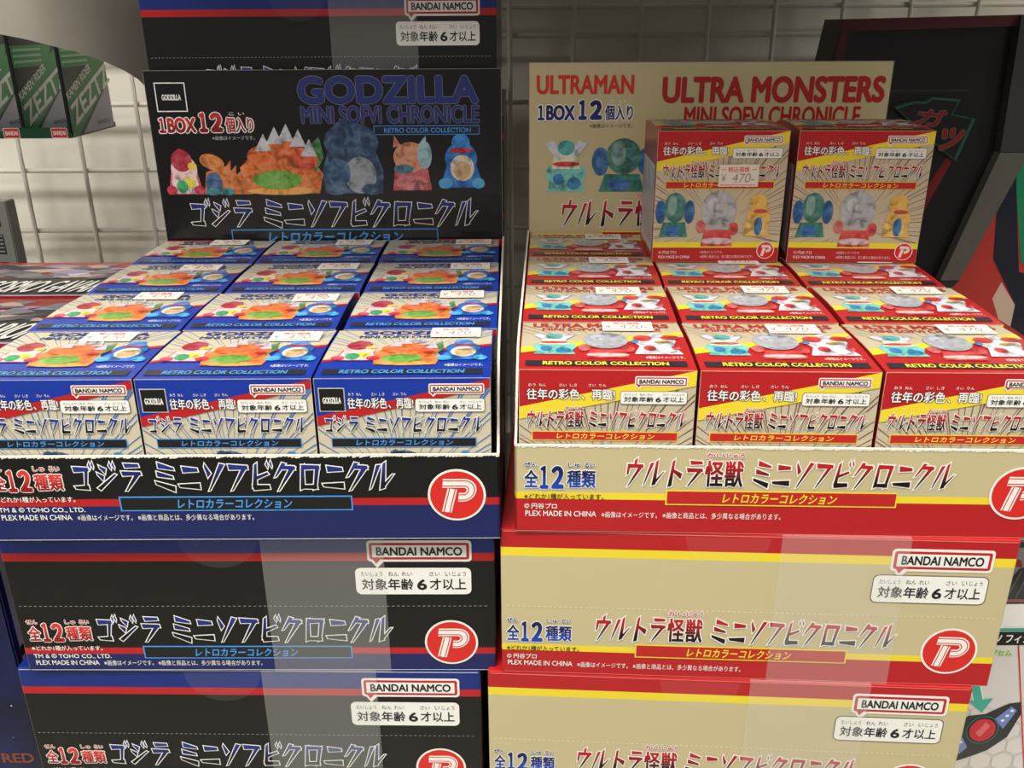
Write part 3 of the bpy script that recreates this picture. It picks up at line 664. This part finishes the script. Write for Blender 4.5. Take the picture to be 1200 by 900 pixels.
ZU = YT[2] + .0009 + SH + BUL + .0002
ua = dup(firsty, 'red boxed figure standing upright on the others, with a price sticker on its face', (.0734, .4640, ZU), -.0255, 'red boxed figures standing on top of the others', skip=('price_sticker',))
ub = dup(firsty, 'red boxed figure standing upright on the others, no sticker, beside the black stand', (.1432, .4622, ZU), -.082, 'red boxed figures standing on top of the others', skip=('price_sticker',))
m = MB(); x0, y0, x1, y1 = .48 * A, .590 * SH, .785 * A, .755 * SH
m.box(x0, -.0014, y0, x1, -.0010, y1, ink((226, 220, 206), .6)); price_print(Dec(m, front(-.0014)), x0, y0, x1, y1); m.build('price_sticker', ua)
for t in (ua, ub):
    m = MB(); fn = lambda u, v, h: (-h, SD - u, v); d = Dec(m, fn)
    d.rect(.004, .06 * SH, SD - .004, .74 * SH, ink((196, 196, 200)), 2)
    for k in range(7): d.rect(.008 + .006 * k, .12 * SH, .0095 + .006 * k, (.70 - .08 * (k % 3)) * SH, ink((120, 110, 116)), 3)
    m.build('side_print', t)

# ------------------------------------------------------------------ neighbours on the shelf
def plain_box(name, parent, x0, y0, z0, x1, y1, z1, mat, bev=.0008):
    bm = bmesh.new(); bmesh.ops.create_cube(bm, size=1.0)
    for v in bm.verts: v.co = (x0 + (v.co.x + .5) * (x1 - x0), y0 + (v.co.y + .5) * (y1 - y0), z0 + (v.co.z + .5) * (z1 - z0))
    bmesh.ops.bevel(bm, geom=list(bm.edges), offset=bev, segments=2, affect='EDGES')
    me = bpy.data.meshes.new(name); bm.to_mesh(me); bm.free(); me.materials.append(mat)
    o = bpy.data.objects.new(name, me); COL.objects.link(o)
    if parent: o.parent = parent
    return o
# two tall red cartons, seen from above
RT = -.155
def red_carton(label, loc):
    root = thing('robot_toy_carton', label, 'carton', loc, 0.0, 'red cartons beside the blue tray'); hgt = RT - SHELF; Wd, Dp = .150, .085
    plain_box('carton', root, 0, 0, 0, Wd, Dp, hgt, card((150, 30, 26)))
    m = MB(); fn = lambda u, v, h: (u, v, hgt + h); d = Dec(m, fn, clip=(.001, .001, Wd - .001, Dp - .001))
    d.rect(0, .002, Wd, .044, ink((22, 20, 24)), 1); d.rect(0, .001, Wd, .0035, ink((170, 150, 190)), 2)
    rnd = random.Random(4)
    for k in range(46):                                    # sharp shards of white, lilac and grey armour
        cx = rnd.uniform(.01, Wd - .01); cy = rnd.uniform(.044, .074); L = rnd.uniform(.008, .026); a = rnd.uniform(-.5, .9); wv = rnd.uniform(.003, .008)
        c = rnd.choice([(206, 200, 210), (150, 140, 176), (90, 84, 96), (44, 40, 48), (190, 160, 150), (120, 116, 124)])
        pts = [(-L, -wv * .3), (-.2 * L, -wv), (L, -.2 * wv), (.3 * L, wv * .8), (-.5 * L, wv)]
        d.poly([(cx + x * math.cos(a) - y * math.sin(a), cy + x * math.sin(a) * .6 + y * math.cos(a)) for x, y in pts], ink(c), 2 + k % 4)
    m.build('robot_art', root)
    m = MB(); d = Dec(m, fn); d.text('COSMO GAVARION', .030, .0080, .124, .0345, ink(WHITE), 8, .03, .22); m.build('title_lettering', root)
    return root
rc = red_carton('tall red carton with armour art, just beside the front rows of blue boxes', (-.3785, .446, SHELF))
dup(rc, 'tall red carton with armour art, the rear one in front of the grey box', (-.3640, .535, SHELF))
# starry navy box at the foot of the stack
r = thing('starry_box', 'dark navy box with a starry sky picture beside the black and blue stack', 'carton', (-.39, .330, SHELF), 0)
o = plain_box('carton', r, 0, 0, 0, .1685, .112, .185, speckle((7, 9, 28), (22, 36, 104), 22, .35, .45, .85))
m = MB(); d = Dec(m, front()); rnd = random.Random(9)
for k in range(70): d.ell(rnd.uniform(.05, .167), rnd.uniform(.02, .18), .0004, .0004, ink(rnd.choice([(150, 170, 230), (90, 120, 210), (220, 224, 240)])), 1, 6)
m.build('star_print', r)
m = MB(); d = Dec(m, front()); d.text('RED', .1500, .0722, .1650, .0780, ink((120, 66, 40)), 2, .03); m.build('lettering', r)
m = MB(); fn = lambda u, v, h: (.1685 + h, u, v); d = Dec(m, fn)
d.rect(.002, .002, .110, .183, ink((30, 44, 110)), 1); d.poly([(.004, .09), (.06, .10), (.09, .183), (.004, .183)], ink((216, 220, 232)), 2); d.rect(.004, .112, .05, .118, ink((24, 26, 50)), 3); d.rect(.004, .13, .07, .135, ink((24, 26, 50)), 3)
d.poly([(.01, .10), (.04, .10), (.05, .116), (.014, .118)], ink((180, 30, 36)), 4); d.poly([(.004, .03), (.1, .05), (.108, .08), (.004, .074)], ink((190, 34, 36)), 2); d.poly([(.004, .02), (.1, .02), (.1, .045), (.004, .05)], ink((220, 220, 226)), 3)
m.build('side_print', r)
# grey box at the back
r = thing('grey_box', 'narrow grey box with dark vertical lettering standing by the wire grid', 'carton', (-.470, .700, SHELF), 0)
plain_box('carton', r, 0, 0, 0, .0815, .014, .2675, card((104, 104, 100)))
m = MB(); d = Dec(m, front()); K = ink((28, 28, 30))
for k, (a, b) in enumerate([(.248, .258), (.226, .242), (.212, .220), (.200, .207)]): d.rect(.0675 + .001 * (k % 2), a, .0745, b, K, 1)
for k in range(6): d.rect(.068, .240 - .003 * k, .0735, .2412 - .003 * k, ink((112, 112, 108)), 2)
d.poly([(.0725, .172), (.078, .172), (.0765, .182), (.073, .178)], K, 1)
m.build('dark_lettering', r)

# green packages in their tray
r = thing('green_tray', 'green hanging tray under the green packages', 'tray', (-.47, .7155, -.0818), 0)
m = MB(); gm = card((20, 74, 44)); m.box(0, 0, 0, .1345, .083, .0008, gm); m.box(0, 0, .0008, .1345, .0008, .0035, gm); m.box(0, .082, .0008, .1345, .083, .004, gm); m.box(0, .0008, .0008, .0008, .082, .011, gm)
m.build('tray_shell', r)
for hx in (.03, .105):
    m = MB(); m.rod((hx, .080, .002), (hx, .1400, .002), .0012, ink((150, 150, 146), .4)); m.build('hook', r)
def package(label, loc):
    root = thing('hero_toy_package', label, 'package', loc, 0.0, 'green packages in the hanging tray'); T, Dp, Ht = .003, .0785, .082
    plain_box('carton', root, 0, 0, 0, T, Dp, Ht, card((16, 20, 20)), .0006)
    m = MB(); fn = lambda u, v, h: (T + h, u, v); d = Dec(m, fn, clip=(.0005, .0005, Dp - .0005, Ht - .0005)); G = ink((34, 148, 72), .42); S_ = ink((176, 174, 192), .42)
    d.rect(0, 0, Dp, Ht, ink((16, 22, 20), .42), 1)
    # green diagonal band from the lower front corner to the upper back corner
    d.poly([(0, 0), (.010, 0), (Dp, .037), (Dp, .066), (0, .031)], G, 2)
    d.poly([(.018, 0), (Dp, 0), (Dp, .036)], S_, 2)
    d.poly([(0, .050), (.052, .050), (.066, .0655), (0, .0655)], ink((44, 150, 76), .42), 3)
    for k in range(3): d.rect(.003, .053 + .0042 * k, .046, .0548 + .0042 * k, ink((150, 206, 160)), 4)
    m.build('side_print', root)
    m = MB(); d = Dec(m, fn); ang = math.atan2(.032, .078)
    ang = .37; d.text('ZEZTZ', .0075, .0072, .0880, .0230, ink(WHITE), 5, .03, .0, rot=ang); d.text('KAMEN RIDER', .0020, .0262, .0540, .0325, ink(WHITE), 5, .03, 0, rot=.40)
    m.build('title_lettering', root)
    m = MB(); d = Dec(m, fn); d.text('BANDAI', .047, .0045, .069, .0075, ink((60, 60, 80)), 5, .02); m.build('small_print', root)
    return root
pk = package('green and black package in the hanging tray, farthest from the grey box', (-.3380, .7165, -.0810))
dup(pk, 'green and black package in the middle of the hanging tray', (-.3740, .7170, -.0810))
dup(pk, 'green and black package in the hanging tray, above the grey box', (-.4100, .7175, -.0810))
m = MB(); d = Dec(m, front())
for x in (.1195, .083): d.rrect(x, -.0002 + .0004, x + .0125, .0078, .001, ink(WHITE), 10); d.rrect(x + .0004, .0006, x + .0121, .0074, .0008, ink((206, 44, 40)), 11); d.text('BANDAI', x + .0016, .0024, x + .011, .0056, ink(WHITE), 12, .03)
m.box(.083, -.0004, .0002, .1322, 0, .0080, gm)
m.build('brand_badges', r)

# curved grey panel hanging from the upper shelf
r = thing('curved_sign_panel', 'curved grey panel hanging from the upper shelf above the green packages', 'sign panel', (0, .640, 0), 0)
m = MB(); bot = [(-.50, .012), (-.42, .004), (-.3352, -.0065), (-.319, -.0097), (-.303, -.0138), (-.2868, -.0178), (-.2707, -.0235), (-.2575, -.0295), (-.2489, -.0352), (-.2413, -.0440), (-.2345, -.0560)]
gm2 = speckle((146, 142, 130), (158, 154, 142), 14, .45)
def yb(x): return 9.0 * max(0, x + .325) ** 2
def PJ(x, z):
    k = (.640 + yb(x)) / .640; return (x * k, yb(x), z * k)
bot2 = []
for (a, za), (b, zb) in zip(bot, bot[1:]):
    for k in range(3): bot2.append((a + (b - a) * k / 3, za + (zb - za) * k / 3))
bot2.append(bot[-1]); t = .003; TOPZ = .034
for (a, za), (b, zb) in zip(bot2, bot2[1:]):
    A0 = PJ(a, za); B0 = PJ(b, zb); B1 = (B0[0], B0[1], TOPZ); A1 = (A0[0], A0[1], TOPZ)
    k4 = lambda p: (p[0], p[1] + t, p[2])
    m.poly([A0, B0, B1, A1], gm2); m.poly([k4(A1), k4(B1), k4(B0), k4(A0)], gm2); m.poly([A0, k4(A0), k4(B0), B0], gm2); m.poly([A1, B1, k4(B1), k4(A1)], gm2)
for x, z in (bot2[0], bot2[-1]):
    p = PJ(x, z); m.poly([p, (p[0], p[1], TOPZ), (p[0], p[1] + t, TOPZ), (p[0], p[1] + t, p[2])], gm2)
o = m.build('panel', r, solid=True); o.data.polygons.foreach_set('use_smooth', [True] * len(o.data.polygons)); o.data.set_sharp_from_angle(angle=.6)
p = PJ(*bot2[-1]); m = MB(); m.box(p[0] - .006, p[1] + .003, .010, p[0] + .012, p[1] + .006, .150, ink((150, 148, 140), .4)); m.build('hanger', r)

# black tapering display stand with a dark red rim
r = thing('black_display_stand', 'large black tapering display box with dark red rim behind the gold tray', 'display box', (0, .620, 0), 0)
m = MB(); K = card((16, 16, 16)); out = [(.2070, -.0286), (.2109, -.0007), (.326, .0013), (.3460, .0018), (.3427, -.0826), (.3117, -.1698), (.2990, -.1821), (.1900, -.1821)]
m.prism([(x, 0, z) for x, z in out], (0, .034, 0), K); m.build('body', r, solid=True)
m = MB(); m.box(.196, .002, SHELF, .297, .046, -.1821, K); m.build('pedestal', r, solid=True)
m = MB(); R2 = ink((74, 14, 20), .5)
def rim(pts): m.prism([(x, -.005, z) for x, z in pts], (0, .0055, 0), R2)
rim([(.2109, -.0007), (.3215, .0013), (.3215, -.0052), (.2147, -.0078)]); rim([(.1990, -.075), (.2080, -.075), (.2150, -.0078), (.2109, -.0007), (.2070, -.0286)])
m.build('red_rim', r, solid=True)
m = MB(); G2 = card((96, 94, 88))
m.prism([(x, -.008, z) for x, z in [(.3205, .0013), (.3460, .0018), (.3427, -.0826), (.3233, -.0826)]], (0, .0085, 0), card((60, 60, 60))); m.prism([(x, -.008, z) for x, z in [(.3233, -.0830), (.3427, -.0830), (.3117, -.1698), (.2985, -.1698)]], (0, .0085, 0), G2)
m.prism([(x, -.008, z) for x, z in [(.2985, -.1702), (.3117, -.1702), (.3010, -.1821), (.2940, -.1821)]], (0, .0085, 0), card((46, 46, 46)))
m.build('grey_edge', r, solid=True)
m = MB(); d = Dec(m, front()); d.poly([(.3030, -.0720), (.2960, -.0780), (.262, -.150), (.272, -.150)], ink((110, 20, 20)), 1); d.rect(.235, -.045, .300, -.0435, ink((40, 40, 40)), 1); m.build('face_print', r)
m = MB()
E2 = [(.2499, -.0541), (.2612, -.0506), (.2702, -.0507), (.2734, -.0478), (.2922, -.0494), (.2886, -.0586), (.3041, -.0616), (.2961, -.0887), (.2859, -.082), (.2634, -.0643)]
c = Vector((.276, -.065))
m.prism([(x, -.006, z) for x, z in E2], (0, .0062, 0), ink((24, 80, 60), .4)); d = Dec(m, front(-.006))
d.poly([tuple(c + (Vector(p) - c) * .92) for p in E2], ink((12, 12, 12)), 1)
d.text('ガ', .2640, -.0650, .2835, -.0540, ink((112, 26, 20)), 3, .04, .2, .0003, ink((120, 112, 108)), rot=-.12); d.text('ッ', .2810, -.0815, .2965, -.0660, ink((120, 32, 22)), 3, .04, .2, .0003, ink((120, 112, 108)), rot=-.12)
m.build('emblem', r)

# picture box with red and green art at the back
r = thing('art_box', 'box with glossy red and green picture behind the black display stand', 'carton', (.333, .679, SHELF), 0)
plain_box('carton', r, 0, 0, 0, .14, .11, .315, card((150, 148, 142)))
m = MB(); d = Dec(m, front(), clip=(.001, .001, .139, .314)); ox, oz = .333, SHELF
def Q(l): return [(x - ox, z - oz) for x, z in l]
d.rect(0, 0, .14, .315, ink((196, 60, 52)), 1)
d.poly(Q([(.333, -.05), (.333, -.26), (.343, -.26), (.341, -.19), (.352, -.145), (.362, -.11), (.37, -.05)]), ink((206, 200, 186)), 2)
d.poly(Q([(.3440, -.24), (.3435, -.192), (.354, -.146), (.3635, -.122), (.368, -.1696), (.3926, -.2083), (.3926, -.24)]), ink((190, 58, 50)), 3)
d.poly(Q([(.374, -.203), (.3785, -.190), (.3926, -.2083), (.3926, -.226), (.382, -.220)]), ink((220, 190, 170)), 4)
d.poly(Q([(.3636, -.05), (.3626, -.122), (.3685, -.1716), (.3926, -.2083), (.3926, -.2260), (.4056, -.2341), (.43, -.2341), (.43, -.19), (.3905, -.182), (.3763, -.122), (.372, -.099), (.372, -.05)]), ink((26, 30, 46)), 5)
d.poly(Q([(.372, -.05), (.3718, -.0991), (.3764, -.122), (.3901, -.1742), (.3990, -.1800), (.473, -.19), (.473, -.05)]), ink((30, 136, 92)), 6)
d.rect(.396 - ox, -.094 - oz, .43 - ox, -.086 - oz, ink(WHITE), 7)
m.build('picture_print', r)

# device box and the flat picture box resting on it
bz = -.2567
r = thing('device_box', 'pale box with a printed black device and red dial beside the gold stack', 'carton', (.1985, .340, SHELF), 0)
plain_box('carton', r, 0, 0, 0, .130, .15, bz - SHELF, card((222, 220, 216)))
m = MB(); d = Dec(m, front(), clip=(.0006, .0006, .1294, bz - SHELF - .0003)); ox, oz = .1985, SHELF
d.rect(0, -.2566 - oz, .13, -.2567 - oz + .0001, ink((30, 150, 120)), 1)
d.rect(0, -.2588 - oz, .13, -.2500 - oz, ink((70, 170, 150)), 1); d.rect(0, -.2664 - oz, .13, -.2590 - oz, ink((24, 20, 20)), 2)
d.line((.2307 - ox, -.2664 - oz), (.2495 - ox, -.3450 - oz), .0007, ink((206, 50, 56)), 2); d.line((.2105 - ox, -.2664 - oz), (.2090 - ox, -.3900 - oz), .0006, ink((206, 60, 60)), 2)
for i in range(7):                                        # faint honeycomb
    for j in range(9):
        cx = .012 + .0105 * i + (.005 if j % 2 else 0); cy = .012 + .0095 * j
        pts = [(cx + .0058 * math.cos(math.pi / 6 + k * math.pi / 3), cy + .0058 * math.sin(math.pi / 6 + k * math.pi / 3)) for k in range(6)]
        for k in range(6): d.line(pts[k], pts[(k + 1) % 6], .0004, ink((192, 190, 186)), 1)
m.build('face_print', r)
m = MB(); d = Dec(m, front()); d.text('ッツ フィジカルキー', .2150 - ox, -.2652 - oz, .2520 - ox, -.2602 - oz, ink(WHITE), 3, .03); d.text('ロプセム', .2152 - ox, -.2722 - oz, .2285 - ox, -.2688 - oz, ink((120, 190, 60)), 3, .03, 0, .0004, ink((226, 236, 200))); d.text('ル', .2152 - ox, -.2772 - oz, .2180 - ox, -.2738 - oz, ink((120, 190, 60)), 3, .03, 0, .0004, ink((226, 236, 200)))
m.build('lettering', r)
m = MB(); d = Dec(m, front())
d.line((.2148 - ox, -.2880 - oz), (.2187 - ox, -.2995 - oz), .0052, ink(WHITE), 3); d.line((.2148 - ox, -.2880 - oz), (.2187 - ox, -.2995 - oz), .0040, ink((70, 180, 160)), 4); d.poly([(.2135 - ox, -.2982 - oz), (.2250 - ox, -.2965 - oz), (.2212 - ox, -.3050 - oz)], ink((70, 180, 160)), 4); d.line((.205 - ox, -.2885 - oz), (.2155 - ox, -.2885 - oz), .0022, ink((70, 180, 160)), 4)
m.build('arrow_print', r)
m = MB(); d = Dec(m, front())
def R_(l): return [(x - ox, z - oz) for x, z in l]
d.poly(R_([(.2080, -.3300), (.2075, -.3240), (.2095, -.3128), (.2150, -.3070), (.2230, -.3060), (.2330, -.2998), (.2384, -.2990), (.2400, -.3060), (.2360, -.3200), (.2280, -.3280), (.2180, -.3330), (.2110, -.3360)]), ink((44, 46, 46)), 3)
d.poly(R_([(.2090, -.3300), (.2140, -.3190), (.2180, -.3260), (.2150, -.3300)]), ink((120, 140, 200)), 4); d.poly(R_([(.2280, -.3090), (.2345, -.3015), (.2375, -.3040), (.2330, -.3150)]), ink((120, 140, 206)), 4)
for p in ((.2108, -.3282), (.2125, -.3255), (.2142, -.3228), (.2352, -.3040), (.2335, -.3070), (.2318, -.3098)): d.ell(p[0] - ox, p[1] - oz, .0009, .0008, ink((236, 240, 250)), 5, 10)
d.ell(.2232 - ox, -.3154 - oz, .0078, .0084, ink((36, 120, 110)), 5, 28); d.ell(.2232 - ox, -.3154 - oz, .0072, .0078, ink((30, 26, 28)), 6, 28); d.ell(.2232 - ox, -.3154 - oz, .0062, .0068, ink((206, 44, 56)), 7, 28); d.poly(R_([(.2200, -.3170), (.2240, -.3105), (.2265, -.3130), (.2225, -.3195)]), ink((230, 110, 120)), 8)
m.build('device_picture', r)
r = thing('picture_box', 'flat grey box with a dark figure picture lying on the pale device box', 'carton', (.2130, .3575, bz), 0)
plain_box('carton', r, 0, 0, 0, .12, .10, .0345, card((118, 116, 116)))
m = MB(); d = Dec(m, front(), clip=(.0005, .0003, .1195, .0342)); ox, oz = .2130, bz
d.rect(0, .0310, .12, .0345, ink((20, 56, 56)), 1); d.rect(0, .0016, .12, .0024, ink((170, 46, 50)), 1); d.rect(0, 0, .12, .0012, ink((12, 12, 12)), 1)
d.poly([(.0120, .0255), (.0165, .0262), (.0215, .0240), (.0225, .0205), (.0150, .0215)], ink((130, 26, 30)), 2)
d.poly([(.0130, .003), (.0150, .010), (.0195, .0165), (.0215, .0200), (.04, .0230), (.04, .0028)], ink((30, 32, 34)), 3); d.ell(.0165, .0095, .003, .004, ink((30, 84, 70)), 4)
for k in range(4): d.line((.0185 + .004 * k, .004), (.0225 + .004 * k, .019), .0009, ink((70, 72, 74)), 5)
m.build('figure_picture', r)

# ------------------------------------------------------------------ fittings and room
m = MB(); m.box(-.9, .26, SHELF - .022, 1.0, .850, SHELF, ink((176, 172, 162), .5)); o = m.build('shelf', None, solid=True); o.location.z = Z0; o['label'] = 'pale shelf board carrying all the packs and trays'; o['category'] = 'shelf'
m = MB(); m.box(-.240, .30, .150, .46, .850, .168, ink((150, 146, 136), .5)); m.box(-.240, .298, .135, .46, .303, .170, ink((120, 116, 108), .5))
o = m.build('shelf', None, solid=True); o.location.z = Z0; o['label'] = 'upper shelf board above the wire grid, shading the rear packs'; o['category'] = 'shelf'
r = thing('wire_grid_panel', 'white wire grid panel on the back wall behind all the packs', 'wire grid', (0, .858, 0), 0)
m = MB(); gmw = ink((206, 202, 190), .5)
for x in [-.678, -.621, -.565, -.508, -.452, -.3948, -.3385, -.282, -.2255, -.169, -.1125, -.056, .0, .0562, .115, .1737, .2318, .291, .35, .409, .468, .53, .59, .65]: m.rod((x, -.0022, -.42), (x, -.0022, .32), .0021, gmw)
for z in (-.4130, -.3560, -.2985, -.2410, -.1839, -.1277, -.0690, -.0128, .0106, .0620, .12, .178, .235, .292): m.rod((-.75, .0022, z), (.72, .0022, z), .0023, gmw)
m.build('wires', r)
def room(name, b, mat):
    m = MB(); m.box(*b, mat); o = m.build(name, None, solid=True); struct(o); return o
room('wall_back', (-3, .885, 0, 3, .95, Z0 + 1.25), ink((224, 220, 208), .7))
room('floor', (-3, -4, -.05, 3, .95, 0), speckle((136, 132, 122), (164, 160, 150), 9, .25))
room('ceiling', (-3, -4, Z0 + 1.25, 3, .95, Z0 + 1.32), ink((214, 212, 206), .8))
LN = ['long ceiling lamp straight above the blue tray', 'long ceiling lamp straight above the gold tray', 'long ceiling lamp over the middle of the aisle', 'long ceiling lamp at the far side of the aisle', 'long ceiling lamp added to brighten the wall behind the green packages', 'long ceiling lamp added to light the red and green art box']
for i, (lx, ly, lw) in enumerate(LIGHTS):
    r = thing('ceiling_light', LN[i], 'ceiling lamp', (lx, ly, 1.13), 0, 'long ceiling lamps')
    m = MB(); m.box(-.48, -.12, .09, .48, .12, .12, ink((230, 230, 226), .4)); m.box(-.48, -.12, .0, -.46, .12, .09, ink((230, 230, 226), .4)); m.box(.46, -.12, .0, .48, .12, .09, ink((230, 230, 226), .4)); m.build('housing', r)
    m = MB()
    for y in (-.05, .05): m.rod((-.46, y, .05), (.46, y, .05), .013, ink((244, 244, 240), .3))
    m.build('tubes', r)
